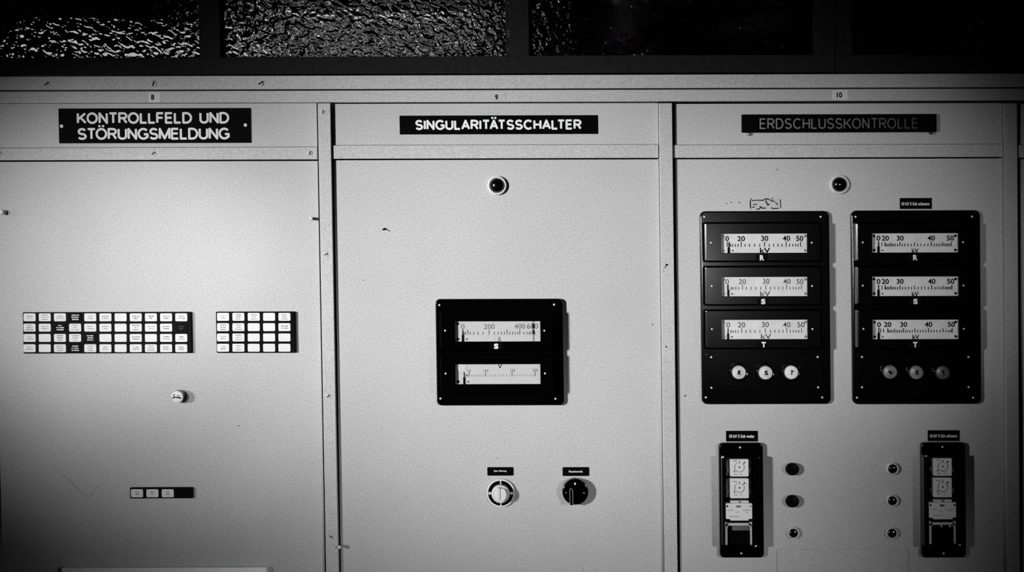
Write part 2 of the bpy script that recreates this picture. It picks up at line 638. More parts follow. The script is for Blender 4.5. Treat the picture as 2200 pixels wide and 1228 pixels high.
post(-52, -24, 'grey steel post at the far left edge, mostly out of view')
p1, SP1 = post(682.5, 709.5, 'grey steel post between the KONTROLLFELD field and the SINGULARITÄTSSCHALTER field',
               ((694, 240, 78), (700.5, 546, 25), (705.5, 850, 50), (711, 1152, -35)))
p2, SP2 = post(1416, 1444, 'grey steel post between the SINGULARITÄTSSCHALTER field and the ERDSCHLUSSKONTROLLE field')
post(2157.5, 2185.3, 'grey steel post at the right, beyond the ERDSCHLUSSKONTROLLE field')


def chips(S, spots, d, parent):
    for x, y, rx, rz, rot in spots:
        bm = B()
        blob(bm, S.p(x, y, d), k(rx), k(rz), d - .0003, d + .0001, 12, 0.25, rot)
        obj('paint_chip', bm, M['chip'], parent)


chips(SP2, ((1432.5, 569, 4.2, 2.4, .5), (1429.5, 574, 1.6, 1.3, 0), (1426.5, 582, 1.3, 1, 0), (1431.5, 744.5, 1.6, 1.8, 0)), DP, p2)


def cabinet(xl, xr, xbar0, xbar1, ybar, label, screws=(), chip=()):
    """One switchboard field: header sheet, crossbar, front sheet and the box behind."""
    S = Spot((xl + xr) / 2, 330)
    t = thing('control_cabinet', S, label, 'control cabinet', 'control cabinets in the row')
    a, b, hz0, hz1 = S.r(xl, 222, xr, ybar[0] - .6)
    bm = B(); slab(bm, (a, b, hz0, hz1), -0.003, 0.0, 0, 0.0006); obj('header_panel', bm, M['paint'], t)
    bm = B(); q = S.r(xbar0, ybar[0], xbar1, ybar[1], DC); slab(bm, q, -0.004, DC, 0, 0.0006)
    cb = obj('crossbar', bm, M['paint'], t)
    for x, y, an in screws:
        screw(S, x, y, DC, 5.0, an, 'paint', cb, h=0.0013)
    bm = B(); q = S.r(xl, ybar[1] + 3.2, xr, ybar[1] + 60)
    slab(bm, (a, b, ZB - S.z + .003, q[3]), -0.003, 0.0, 0, 0.0006)
    fp = obj('front_panel', bm, M['paint'], t)
    chips(S, chip, 0.0, fp)
    bm = B(); top = S.r(xl, 222, xr, 300)[3]
    slab(bm, (a - k(6), b, ZB - S.z, top), -0.55, -0.032)
    obj('cabinet_body', bm, M['inside'], t)
    return t, S, fp


cabinet(-18, 681.0, -18, 681.4, (316.8, 343.2), 'grey control cabinet under the two-line KONTROLLFELD UND STÖRUNGSMELDUNG sign',
        ((0, 329.5, 70), (330, 329, 35), (666, 328.5, 75)), ((512.5, 914, 1.6, 1.2, 0),))
cabinet(715.5, 1414.4, 712.5, 1414.6, (311.2, 339.8), 'grey control cabinet under the SINGULARITÄTSSCHALTER sign',
        (), ((826.5, 492, 4.8, 2.6, .15), (834, 494.5, 4.5, 1.1, -.45), (1402, 696.5, 1.2, 1.6, 0), (1069, 983.5, 1.6, .8, 0), (781, 602, 1, 1, 0)))
c3, S3, f3 = cabinet(1450, 2153.2, 1446.5, 2155.0, (310.4, 337.8), 'grey control cabinet under the ERDSCHLUSSKONTROLLE sign',
                     (), ((1670, 364, 1.5, 1.5, 0), (1472, 849.5, 3.2, 1.2, .5), (1571, 434.5, 2, 1.1, .3), (1588.5, 435, 1.7, 1.2, .2), (1562, 437, 1.3, 1, 0)))
cabinet(2191, 2890, 2187.5, 2891, (310, 337.5), 'grey control cabinet at the far right edge, only a sliver in view')
# cover plate low on the right field
bm = B()
q = S3.r(1670.5, 1178, 1952, 1400, 0.002)
slab(bm, (q[0], q[1], q[3] - .22, q[3]), 0.0, 0.002, 0.0006, 0.0004)
obj('cover_plate', bm, M['paint'], c3)
# small latch at the right end of the same field's sign and the fixing pins are built with the sign

# ------------------------------------------------------------------ field numbers and name signs


def number_plate(x0, y0, x1, y1, text, tx, label, grey=False):
    S = Spot((x0 + x1) / 2, (y0 + y1) / 2, DR - .001, DR - .001)
    t = thing('number_plate', S, label, 'number plate', 'field number plates on the rail')
    bm = B(); slab(bm, S.r(x0, y0, x1, y1), 0.0, 0.0004, k(1.5)); obj('card', bm, M['paper' if not grey else 'paint'], t)
    bm = B(); glyphs(bm, text, S.r(*tx), .0004, .0006, 0.035); obj('numeral', bm, M['ink'], t)


number_plate(319, 198.5, 344, 219, '8', (324.5, 203, 331.5, 215), 'worn pale number plate 8 on the rail above the KONTROLLFELD sign')
number_plate(1049, 198.5, 1086, 217, '9', (1063.5, 203, 1070, 214.5), 'number plate 9 on the rail above the SINGULARITÄTSSCHALTER sign', True)
number_plate(1788, 193.5, 1821.5, 214, '10', (1797.5, 198, 1809, 210), 'number plate 10 on the rail above the ERDSCHLUSSKONTROLLE sign')


def sign(x0, y0, x1, y1, lines, label, th=0.003, bold=0.03, m=None, r=1.0, slope=0.0):
    S = Spot((x0 + x1) / 2, (y0 + y1) / 2)
    t = thing('name_sign', S, label, 'sign', 'black field name signs')
    bm = B(); slab(bm, S.r(x0, y0, x1, y1, th), 0.0, th, k(r), 0.0005); obj('sign_plate', bm, M['sign'], t)
    for body, tx, keep in lines:
        bm = B()
        engraved(bm, body, S.r(*tx, th), th, th + .0003, k(bold), keep)
        obj('lettering', bm, m or M['letter'], t)
    return t, S


t, S = sign(126, 232.3, 537.5, 307, (('KONTROLLFELD UND', (165, 240.8, 492.5, 265.8), .22), ('STÖRUNGSMELDUNG', (166.5, 274.4, 493.5, 300), .20)),
            'black sign with two white lines KONTROLLFELD UND STÖRUNGSMELDUNG', 0.003, 4.7)
for x, y in ((132.5, 271), (527.5, 268.5)):
    bm = B(); lathe(bm, [(k(4), .003), (k(3.6), .0042), (0, .0046)], S.p(x, y, .003), 16); obj('rivet', bm, M['white'], t, True)
sign(858.5, 247.6, 1283.5, 288, (('SINGULARITÄTSSCHALTER', (892, 256.8, 1249.5, 278.8), .25),), 'black sign with one bold white line SINGULARITÄTSSCHALTER', 0.002, 4.4, None, .3)
grey_ramp = gradient_mat('grey_lettering', -0.15, 0.15, 0.19, 0.02)  # grey gets darker towards the right end
t, S = sign(1594.5, 245, 2012.5, 283.6, (('ERDSCHLUSSKONTROLLE', (1632, 253.6, 1972.5, 276.6), .25),), 'black sign with grey lettering ERDSCHLUSSKONTROLLE', 0.008, 2.7, grey_ramp, 1.5)
for x, y in ((1606, 287.5), (2000, 285.5)):
    bm = B(); lathe(bm, [(k(3.4), 0.0), (k(3.4), .006), (k(2.4), .008), (0, .0085)], S.p(x, y, .004), 16); obj('fixing_pin', bm, M['satin' if x < 1700 else 'bakelite'], t, True)

# ------------------------------------------------------------------ small black caption plates


def caption(x0, y0, x1, y1, text, tx, label, r=1.0):
    S = Spot((x0 + x1) / 2, (y0 + y1) / 2)
    t = thing('caption_plate', S, label, 'label plate', 'small black caption plates')
    bm = B(); slab(bm, S.r(x0, y0, x1, y1, .0012), 0.0, .0012, k(r), .0003); obj('plate', bm, M['sign'], t)
    bm = B(); glyphs(bm, text, S.r(*tx, .0012), .0012, .0014, 0.02); obj('lettering', bm, M['letter'], t)


caption(1933.5, 425, 2002, 448.5, '10 kV S Sch schwarz', (1937, 434, 1997, 441), 'small black caption plate on top of the right-hand tall meter panel')
caption(1560, 925, 1628, 948, '10 kV S Sch weiss', (1567, 933, 1620, 940), 'small black caption plate directly above the left-hand relay')
caption(1993.5, 923.8, 2061.5, 947, '10 kV S Sch schwarz', (1998, 932.2, 2056.5, 939.2), 'small black caption plate directly above the right-hand relay')
caption(1047, 1003, 1103, 1021.3, 'Span. Messung', (1061, 1009, 1088, 1013.6), 'small black caption plate above the white rotary switch', 2.5)
caption(1208.8, 1003, 1265.6, 1022, 'Phasenkontrolle', (1222, 1010, 1251.5, 1014.4), 'small black caption plate above the black rotary switch', 2.5)

# torn remnant of a caption
S = Spot(1644, 437)
t = thing('label_remnant', S, 'torn caption remnant with dark flecks above the left-hand tall meter panel', 'label remnant')
bm = B(); slab(bm, S.r(1611.5, 426, 1676.5, 449.6), 0.0, .0003, k(3)); obj('backing', bm, M['paint'], t)
bm = B()
for pts in (((1612, 426, 1616, 431), (1616, 431, 1622, 430)), ((1622, 430, 1634, 430), (1634, 430, 1641, 430)), ((1641, 428, 1650, 427), (1650, 427, 1657, 431)),
            ((1657, 432, 1663, 431.5),), ((1645, 430, 1647, 436), (1647, 436, 1650, 441), (1650, 441, 1653, 437)), ((1665, 433, 1668, 436), (1668, 436, 1671, 441)),
            ((1617, 439, 1627, 438.5),), ((1624, 448, 1629, 449.5), (1629, 449.5, 1634, 446)), ((1632, 443, 1638, 447), (1638, 447, 1645, 446.5)),
            ((1656, 446, 1662, 448), (1662, 448, 1673, 447)), ((1611.5, 430, 1612.5, 448),), ((1676, 428, 1677.5, 447),), ((1658, 427, 1661, 426.5),), ((1616, 445, 1621, 444.5),)):
    for x0, y0, x1, y1 in pts:
        bar(bm, S.p(x0, y0), S.p(x1, y1), k(random.uniform(1.6, 2.6)), .0002, .0005)
obj('torn_flecks', bm, M['chip'], t)

# ------------------------------------------------------------------ annunciator blocks


def annunciator(x0, y0, x1, y1, cx0, cy0, px, py, nc, nr, label, dark=(), dim=(), blank=(), th=0.007, ink=None):
    S = Spot((x0 + x1) / 2, (y0 + y1) / 2)
    t = thing('annunciator_panel', S, label, 'annunciator', 'annunciator blocks of small windows')
    bm = B(); slab(bm, S.r(x0, y0, x1, y1, th), 0.0, th, k(2.2), .0006); obj('frame', bm, M['black'], t)
    me_w = me_b = None
    ym = (y0 + y1) / 2
    for r in range(nr):
        for c in range(nc):
            X, Y = cx0 + c * px, cy0 + r * py
            isd, ism = (r, c) in dark, (r, c) in dim
            bm = B()
            q = S.r(X - 13, Y - 8.6, X + 13, Y + 8.6, th)
            slab(bm, q, th - .001, th + .0012, k(2.6), .0005)
            o = obj('window_tile', bm, M['black'] if (isd or ism) else M['white'], t)
            if (r, c) in blank:
                continue
            bm = B()
            nl = 3 if (isd or (random.random() < .3 and not ink)) else 2
            z = th + .0012
            for li in range(nl):
                yy = Y + (li - (nl - 1) / 2) * 4.6
                half = random.uniform(3.6, 5) if ink else random.uniform(4, 8.5)
                x = X - half
                while x < X + half - 1:
                    w = random.uniform(1.0, 2.4)
                    h = random.uniform(1.3, 2.2) * (1.25 if isd else 1.0)
                    slab(bm, S.r(x, yy - h / 2, min(x + w, X + half), yy + h / 2, z), z - .0001, z + .0001, k(.3), 0, 2)
                    x += w + (random.uniform(.25, .6) if random.random() < .85 else 1.6)
            obj('inscription', bm, M[ink] if ink else M['letter'] if isd else M['ink2'] if ism else M['ink3'] if c < 9 and random.random() < .6 else M['ink2'], o)
    return t


annunciator(49.6, 670, 411, 758.5, 64.0, 681.2, 32.58, 22.1, 11, 4, 'wide black annunciator block of four rows of eleven small white windows',
            {(0, 3), (1, 2), (2, 4), (3, 3)}, {(1, 10)}, {(0, 6), (1, 6), (2, 1), (2, 5), (2, 6), (2, 8), (3, 1), (3, 6)})
annunciator(464.5, 669, 633, 757.5, 479.6, 680.2, 32.95, 22.1, 5, 4, 'black annunciator block of four rows of five white windows',
            (), (), {(0, 3), (1, 2), (1, 3), (2, 2), (2, 3), (2, 4), (3, 2), (3, 3), (3, 4)})
annunciator(279.3, 1046.8, 413.3, 1070, 294.7, 1058.8, 33, 22, 4, 1, 'short black annunciator strip with three white windows and one dark',
            {}, {(0, 3)}, {(0, 3)}, .007, 'ink2')

# ------------------------------------------------------------------ lamps, buttons, knobs, pegs


def ring_lamp(px, py, r0, r1, label, group, d=0.006, dome=0.008):
    """Signal lamp: bright ring round a dark glass dome."""
    S = Spot(px, py, d)
    t = thing('signal_lamp', S, label, 'signal lamp', group)
    A, C = k(r0), k(r1)
    bm = B()
    lathe(bm, [(A, 0), (A, d * .55), (A * .97, d * .8), ((A + C) / 2, d), (C * 1.02, d * .85), (C, d * .4)], (0, 0), 48)
    obj('ring', bm, M['ring'], t, True)
    bm = B()
    pr = [(C * .99, d * .4)]
    for i in range(9):
        a = PI / 2 * i / 8
        pr.append((C * .97 * math.cos(a), d * .7 + dome * math.sin(a)))
    lathe(bm, pr, (0, 0), 48)
    obj('lens', bm, M['dome'], t, True)
    return t


ring_lamp(1068.3, 398, 20.5, 15.8, 'round signal lamp with dark domed lens below the SINGULARITÄTSSCHALTER sign', 'dark signal lamps under the name signs')
ring_lamp(1804.6, 395.8, 20.5, 15.8, 'round signal lamp with dark domed lens below the ERDSCHLUSSKONTROLLE sign', 'dark signal lamps under the name signs')
GL = 'small ring lamps beside the relays'
ring_lamp(1705.4, 1145.2, 13, 9.6, 'small ring lamp under the two black push buttons', GL, .007, .003)
ring_lamp(1919, 1007, 13, 9.8, 'small ring lamp topmost of three in the column left of the right-hand relay', GL, .007, .003)
ring_lamp(1918.4, 1075.6, 13, 9.8, 'small ring lamp, middle of three in the column left of the right-hand relay', GL, .007, .003)
ring_lamp(1917.5, 1145.4, 13, 9.8, 'small ring lamp lowest of three in the column left of the right-hand relay', GL, .007, .003)

for px, py, lab in ((1703.2, 1008, 'upper black mushroom push button in the column right of the left-hand relay'),
                    (1703.2, 1077, 'lower black mushroom push button in the column right of the left-hand relay')):
    S = Spot(px, py, .012)
    t = thing('push_button', S, lab, 'push button', 'black push buttons')
    R = k(14.4, .012)
    bm = B(); lathe(bm, [(R * .8, 0), (R * .8, .006)], (0, 0), 40); obj('collar', bm, M['black'], t, True)
    bm = B(); lathe(bm, [(R * .8, .004), (R, .005), (R, .0095), (R * .93, .0112), (R * .8, .012), (R * .4, .0124), (0, .0125)], (0, 0), 48, (1, .93)); obj('cap', bm, M['button'], t, True)

# old V-shaped scratch low on the left cabinet
bm = B()
S1 = Spot((-18 + 681) / 2, 330)
for p, q, wd in (((112, 998), (140, 1024), .8), ((140, 1024), (168, 1050), 1.1), ((168, 1050), (189, 1069), .7), ((189, 1069), (212, 1043), .9)):
    bar(bm, S1.p(*p), S1.p(*q), k(wd), -.0002, .00012)
obj('scratch', bm, M['scuff'], bpy.data.objects['front_panel'])

# bright lock knob under the annunciators
S = Spot(380.5, 852, .020)
t = thing('lock_knob', S, 'small shiny metal lock knob on the left cabinet, below the wide annunciator block', 'knob')
R = k(13, .02)
bm = B(); lathe(bm, [(R * 1.05, 0), (R * 1.05, .016), (R, .018)], (0, 0), 48); obj('barrel', bm, M['bakelite'], t, True)
bm = B(); lathe(bm, [(R, .018), (R * .97, .0195), (R * .8, .0203), (R * .3, .0206), (0, .0206)], (0, 0), 48); obj('face', bm, M['white'], t, True)
bm = B()
bar(bm, (-R * .8, -R * .22), (-R * .3, 0), R * .2, .0203, .0209); bar(bm, (-R * .3, -R * .02), (R * .2, -R * .12), R * .2, .0203, .0209)
bar(bm, (R * .2, -R * .12), (R * .62, -R * .2), R * .24, .0203, .0209); bar(bm, (-R * .62, R * .15), (-R * .4, R * .45), R * .16, .0203, .0209)
bar(bm, (R * .0, R * .22), (R * .42, R * .2), R * .1, .0203, .0209)
obj('key_slot', bm, M['chip'], t)

for px, py, r, d, lab in ((668, 468.8, 3.4, .020, 'tiny metal peg on the left cabinet, beside its post and above the annunciators'),
                          (0.5, 455, 5.5, .024, 'small protruding metal peg cut by the left edge of the picture'),
                          (728.5, 1175.2, 3.6, .016, 'tiny protruding metal peg at the foot of the gap right of the left post')):
    S = Spot(px, py, d)
    t = thing('peg', S, lab, 'peg')
    R = k(r, d)
    bm = B(); lathe(bm, [(R * .95, -.002), (R * .95, d * .7), (R, d * .7)], (0, 0), 20); obj('shank', bm, M['bakelite'], t, True)
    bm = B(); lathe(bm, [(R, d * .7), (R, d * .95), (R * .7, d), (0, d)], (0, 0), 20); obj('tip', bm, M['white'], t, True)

# ------------------------------------------------------------------ rotary switches
S = Spot(1075.6, 1059, .006)
t = thing('rotary_switch', S, 'white rotary switch with black dial ring on the middle cabinet', 'switch')
bm = B(); R = k(30.6); lathe(bm, [(R, 0), (R, .004), (R * .985, .005), (R * .5, .005)], (0, 0), 64); obj('dial_plate', bm, M['white'], t, True)
bm = B()
r0, r1 = k(18), k(27)
for a in range(4):
    annulus(bm, (0, 0), r0, r1, .005, .0055, a * 90 + 3.5, a * 90 + 86.5, 20)
obj('dial_ring', bm, M['ink'], t)
bm = B()
for sx in (-1, 1):
    annulus(bm, (sx * k(23.2), 0), k(1.6), k(3.3), .0053, .0060, 0, 360, 20)
obj('position_marks', bm, M['white'], t)
bm = B(); R = k(19.6, .02); lathe(bm, [(R, .005), (R, .014), (R * .96, .0165), (R * .84, .0175), (R * .80, .0165), (0, .0165)], (0, 0), 48); kn = obj('knob', bm, M['white'], t, True)
bm = B()
w = R * .34
pts = [(R * .02, R * .74)] + [(R * .02 + R * .6 * math.cos(a), R * .74 * math.sin(a)) for a in [PI / 2 - PI * i / 14 for i in range(1, 14)]] + [(R * .02, -R * .74)]
poly(bm, pts, .016, .024)
obj('grip', bm, M['white'], kn)
bm = B()
bar(bm, (-R * .22, R * .72), (R * .22, R * .72), R * .09, .0164, .0169); bar(bm, (-R * .0, -R * .80), (R * .22, -R * .80), R * .08, .0164, .0169)
bar(bm, (-R * .03, R * .7), (-R * .03, -R * .6), R * .06, .0164, .0169)
obj('groove', bm, M['ink2'], kn)

S = Spot(1236.6, 1057.6, .022)
t = thing('rotary_switch', S, 'black rotary knob switch with a raised pointer ridge on the middle cabinet', 'switch')
R = k(28.4, .02)
bm = B(); lathe(bm, [(R, 0), (R, .013), (R * .97, .0155), (R * .9, .0165), (0, .0165)], (0, 0), 64); kn = obj('knob', bm, M['bakelite'], t, True)
bm = B()
x0, z1 = S.p(1224.2, 1047.5, .02); x1, z0 = S.p(1231.6, 1084, .02)
xm = (x0 + x1) / 2
bmid = [(x0, z0), (x1, z0), (x1, z1 - k(4)), (xm + k(1.5), z1), (xm - k(1), z1), (x0, z1 - k(4))]
poly(bm, bmid, .016, .023)
obj('pointer_ridge', bm, M['bakelite'], kn)
bm = B()
for p, q in (((1224.6, 1083), (1224.2, 1052)), ((1224.2, 1052), (1226.6, 1048.2)), ((1226.6, 1048.2), (1230.2, 1053)), ((1230.2, 1053), (1231, 1083))):
    bar(bm, S.p(*p, .023), S.p(*q, .023), k(1.1), .0228, .0232)
obj('ridge_edge', bm, M['ink3'], kn)
bm = B()
blob(bm, S.p(1235.3, 1038.5, .0165), k(1.9), k(2.4), .016, .0168, 12, .05)
obj('white_dot', bm, M['letter'], kn)
bm = B()
for x, y, l in ((1215.6, 1057.5, 1.6), (1254.6, 1058, 1.8)):
    bar(bm, S.p(x - l, y, .0165), S.p(x + l, y + .4, .0165), k(2), .016, .0168)
obj('side_marks', bm, M['ink3'], kn)

# ------------------------------------------------------------------ meter panels


def scale_marks(bm, fx, fy, spec, d):
    """fx, fy turn the measured scale units into local x, z."""
    t = d + .00015
    for x, wd, y0, y1 in spec['ticks']:
        a, b = fx(x - wd / 2), fx(x + wd / 2)
        slab(bm, (a, b, fy(y1), fy(y0)), d - .0001, t, 0, 0, 1)
    for body, x0, x1, y0, y1 in spec['text']:
        glyphs(bm, body, (fx(x0), fx(x1), fy(y1), fy(y0)), d - .0001, t, spec.get('bold', 0.0))


def ticks(major, mid, minor, dense, y=(370, 415, 475), ymid=None, w=(17, 16, 17)):
    out = [(x, w[0], y[0], y[2]) for x in major] + [(x, w[1], ymid or y[0], y[2]) for x in mid] + [(x, w[2], y[1], y[2]) for x in minor]
    for x0, x1, st in dense:
        x = x0
        while x <= x1:
            out.append((x, st * .62, y[1], y[2])); x += st
    return out


# scale units: 9.565 to the photo pixel, measured from each dial's own corner
SC = {
 'L1': dict(W=(180, 205, 1955, 600), bold=.022, ticks=ticks((320, 610, 1090, 1535, 1832), (), (430, 485, 543, 688, 778, 885, 990, 1187, 1275, 1365, 1452, 1608, 1672, 1732, 1782), ((368, 405, 10),)) + [(368, 14, 372, 475)],
            text=(('0', 282, 357, 255, 360), ('20', 530, 688, 255, 360), ('30', 1020, 1168, 250, 358), ('40', 1465, 1618, 250, 358), ('50', 1742, 1890, 252, 360), ('kV', 992, 1206, 498, 604)), pointer=(345, 42, 470), ink='ink'),
 'L2': dict(W=(195, 185, 1960, 580), bold=.006, ticks=ticks((325, 635, 1120, 1548, 1848), (), (447, 498, 557, 715, 812, 908, 1010, 1212, 1295, 1380, 1465, 1618, 1682, 1740, 1798), ((395, 430, 12),), (345, 390, 448), None, (14, 16, 16)),
            text=(('0', 288, 360, 232, 334), ('20', 560, 708, 230, 334), ('30', 1055, 1193, 225, 332), ('40', 1478, 1630, 230, 334), ('50', 1752, 1893, 232, 336), ('kV', 1000, 1212, 478, 584)), pointer=(338, 34, 430), ink='ink2'),
 'L3': dict(W=(195, 157, 1962, 555), bold=.008, ticks=ticks((340, 617, 1102, 1545, 1850), (), (435, 485, 540, 705, 797, 892, 993, 1208, 1300, 1383, 1467, 1617, 1680, 1740, 1793), ((385, 410, 10),), (330, 370, 428), None, (15, 16, 16)),
            text=(('0', 303, 378, 208, 318), ('20', 540, 690, 208, 318), ('30', 1032, 1178, 205, 315), ('40', 1470, 1622, 210, 318), ('50', 1765, 1915, 210, 318), ('kV', 1012, 1224, 452, 558)), pointer=(330, 34, 425), ink='ink2'),
 'C1': dict(W=(172, 188, 1918, 602), bold=-.004, ticks=ticks((328, 868, 1497), (428, 1237), (380, 478, 548, 638, 742, 972, 1052, 1120, 1180, 1293, 1348, 1403, 1455, 1580, 1642, 1690, 1725, 1805), ((345, 372, 14),), (368, 408, 465), 368, (15, 15, 15)),
            text=(('0', 290, 362, 250, 350), ('200', 762, 980, 250, 350), ('400', 1390, 1605, 248, 348), ('600', 1645, 1872, 245, 345), ('A', 1040, 1112, 510, 620)), pointer=(322, 36, 450), ink='ink2'),
 'C2': dict(W=(178, 212, 1920, 618), bold=-.004, ticks=ticks((457, 793, 1338, 1812), (350,), (), ((385, 430, 14),), (378, 420, 465), 378, (14, 12, 10)),
            text=(('50', 425, 490, 328, 375), ('100', 752, 850, 325, 375), ('150', 1300, 1398, 318, 375), ('200', 1757, 1868, 315, 375)), pointer=(352, 36, 465), ink='ink2'),
}


def rs(W, o, n0, n20, n30, n40, n50, extra):
    """Right-hand scales, measured at 9.167 units to the pixel."""
    return dict(W=W, bold=.026, pointer=(o, 42, W[1] + 245), ink='ink', ticks=extra,
                text=(('0', n0, n0 + 74, W[1] + 47, W[1] + 148), ('20', n20, n20 + 143, W[1] + 46, W[1] + 148), ('30', n30, n30 + 140, W[1] + 46, W[1] + 148),
                      ('40', n40, n40 + 148, W[1] + 46, W[1] + 150), ('50', n50, n50 + 142, W[1] + 47, W[1] + 150), ('kV', W[0] + 797, W[0] + 932, W[1] + 302, W[1] + 392)))


SC['R1'] = rs((222, 188, 1920, 570), 355, 325, 425, 720, 1330, 1710,
              ticks((368, 490, 783, 1405, 1798), (427, 600, 1070, 1635), (690, 735, 830, 880, 940, 1003, 1135, 1200, 1270, 1338, 1463, 1510, 1558, 1600), ((500, 582, 11), (622, 664, 20), (1660, 1785, 22)), (358, 395, 448), 368))
SC['R2'] = rs((222, 170, 1925, 553), 355, 325, 425, 718, 1340, 1718,
              ticks((365, 490, 785, 1412, 1812), (432, 600, 1075, 1645), (655, 695, 738, 835, 890, 952, 1012, 1143, 1212, 1278, 1348, 1477, 1525, 1572, 1612), ((500, 580, 11), (620, 640, 14), (1680, 1790, 22)), (338, 375, 428), 350))
SC['R3'] = rs((232, 195, 1925, 580), 360, 335, 472, 790, 1275, 1728,
              ticks((368, 545, 855, 1348, 1815), (403, 460, 673, 1080, 1635), (708, 742, 778, 817, 898, 935, 982, 1028, 1132, 1187, 1240, 1295, 1402, 1457, 1513, 1573, 1688, 1735), ((552, 645, 13), (1770, 1815, 12)), (362, 402, 452), 372))
DM = 0.030                                # face of the meters above the sheet


def meter(S, t, mod, win, key, o, un, letter, lpos, scr, worn=False):
    """One scale meter of a panel: housing with window, card, markings, pointer, glass."""
    sp = SC[key]
    bm = B()
    W = S.r(*win, DM)
    housing(bm, S.r(*mod, DM), W, .006, DM, DM - .007, k(5), .0026, k(1), .0008)
    h = obj('meter', bm, M['bakelite'], t, True, sharp=12)
    dc = DM - .0065
    Wc = S.r(*win, dc)
    bm = B(); slab(bm, (W[0], W[1], W[2], W[3]), dc - .0004, dc); obj('scale_card', bm, M['scale_low' if key[0] == 'C' else 'scale'], h)
    ux0, uy0, ux1, uy1 = sp['W']
    fx = lambda u: W[0] + (u - ux0) / (ux1 - ux0) * (W[1] - W[0])
    fy = lambda u: W[3] - (u - uy0) / (uy1 - uy0) * (W[3] - W[2])
    bm = B(); scale_marks(bm, fx, fy, dict(sp, text=[x for x in sp['text']]), dc); obj('scale_markings', bm, M[sp['ink']], h)
    px_, pw, py_ = sp['pointer']
    bm = B(); poly(bm, [(fx(px_ - pw * .5), W[2]), (fx(px_ + pw * .5), W[2]), (fx(px_ + pw * .5), fy(py_ + 25)), (fx(px_), fy(py_)), (fx(px_ - pw * .5), fy(py_ + 25))], dc + .0008, dc + .0016)
    slab(bm, (fx(px_ - 5), fx(px_ + 5), fy(py_ + 20), fy(py_ - 90)), dc + .0008, dc + .0012, 0, 0, 1)
    obj('pointer', bm, M['ink'], h)
    for ix, iy in ((48, 52), (48, -48), (-42, 52), (-42, -48)):
        if key[0] == 'C' and ix < 0:
            continue
        if key == 'C2' and iy > 0:
            continue
        u = (ux0 + ix) if ix > 0 else (ux1 + ix)
        v = (uy0 + iy) if iy > 0 else (uy1 + iy)
        bm = B(); c = (fx(u), fy(v)); lathe(bm, [(k(2.8), dc), (k(2.6), dc + .0012), (k(1.2), dc + .0016), (0, dc + .0016)], c, 14); obj('card_screw', bm, M['black' if key[0] in 'RC' else 'satin'], h, True)
    bm = B(); c = (fx(px_ + 85), fy(uy1 - 45)); blob(bm, c, k(2), k(2), dc, dc + .0002, 12, .05); obj('zero_mark', bm, M['ink2'], h)
    bm = B(); slab(bm, (W[0] - .0004, W[1] + .0004, W[2] - .0004, W[3] + .0004), DM - .0016, DM - .0011); obj('glass', bm, M['clear'], h)
    for x, y in scr:
        bm = B(); c = S.p(x, y, DM); lathe(bm, [(k(2.0), DM - .0002), (k(2.0), DM + .0007), (k(1.2), DM + .0012), (0, DM + .0013)], c, 16); obj('screw', bm, M['ring'], h, True)  # small pale head: the screw's glint is put into its colour
    if letter:
        bm = B()
        lx, ly = lpos
        slab(bm, S.r(lx - 12.5, ly - 7.5, lx + 12.5, ly + 7, DM), DM - .0002, DM + .0005, k(1)); obj('letter_plate', bm, M['black'], h)
        bm = B(); glyphs(bm, letter, S.r(lx - 4.6, ly - 6, lx + 4.8, ly + 5.6, DM), DM + .0004, DM + .0008, .05); obj('letter', bm, M['letter'], h)
    return h, fx, fy, dc, W


def panel_screws(S, t, pts, d):
    for x, y in pts:
        bm = B(); c = S.p(x, y, d)
        lathe(bm, [(k(2.2), d - .0002), (k(2.2), d + .0008), (k(1.4), d + .0014), (0, d + .0015)], c, 16)
        obj('screw', bm, M['ring'], t, True)  # bright dot, the head's highlight is part of the colour


# two-scale panel of the middle field
S = Spot(1073.5, 756, .008)
t = thing('meter_panel', S, 'black two-scale meter panel marked S, alone on the middle cabinet', 'meter panel', 'black meter panels')
bm = B(); slab(bm, S.r(937, 641.5, 1211, 870.5, .008), 0, .008, k(10), .002); obj('base_plate', bm, M['bakelite'], t, True)
h, fx, fy, dc, W = meter(S, t, (944, 668.5, 1190, 751.5), (977.8, 689.6, 1160.8, 733.2), 'C1', 0, 0, 'S', (1066, 743.5), ((956.5, 709.8), (1169.6, 709.8)))
bm = B(); slab(bm, (fx(1764), fx(1772), W[2], W[3]), dc + .0018, dc + .0022, 0, 0, 1); slab(bm, (fx(1757), fx(1779), fy(460), fy(368)), dc + .0018, dc + .0023, 0, 0, 1); slab(bm, (fx(1756), fx(1778), fy(345), fy(240)), dc + .0018, dc + .0023, 0, 0, 1)
obj('limit_hand', bm, M['ink'], h)
h, fx, fy, dc, W = meter(S, t, (944.5, 761, 1190.5, 844.5), (978.4, 781.8, 1161, 824.8), 'C2', 0, 0, None, None, ((957.5, 802), (1171, 801.6)))
bm = B(); slab(bm, (W[0] + .0002, fx(400), fy(345), W[3] - .0002), dc, dc + .0006, k(1.5)); obj('paper_patch', bm, M['white'], h)
bm = B(); bar(bm, (fx(1062), fy(222)), (fx(1092), fy(297)), k(1.6), dc, dc + .0002); bar(bm, (fx(1124), fy(222)), (fx(1095), fy(297)), k(1.6), dc, dc + .0002); obj('unit_letter', bm, M['ink'], h)
bm = B()
for i, u in enumerate([500, 535, 575, 620, 660, 700, 745, 840, 900, 950, 1000, 1055, 1110, 1165, 1225, 1280, 1395, 1450, 1500, 1555, 1605, 1655, 1700, 1740, 1775]):
    slab(bm, (fx(u - 5), fx(u + 5), fy(468), fy(425)), dc - .0001, dc + .00015, 0, 0, 1)
obj('fine_ticks', bm, M['ink3'], h)
panel_screws(S, t, ((944, 655), (1190.5, 654), (946.5, 855.5), (1193.5, 856)), .008)


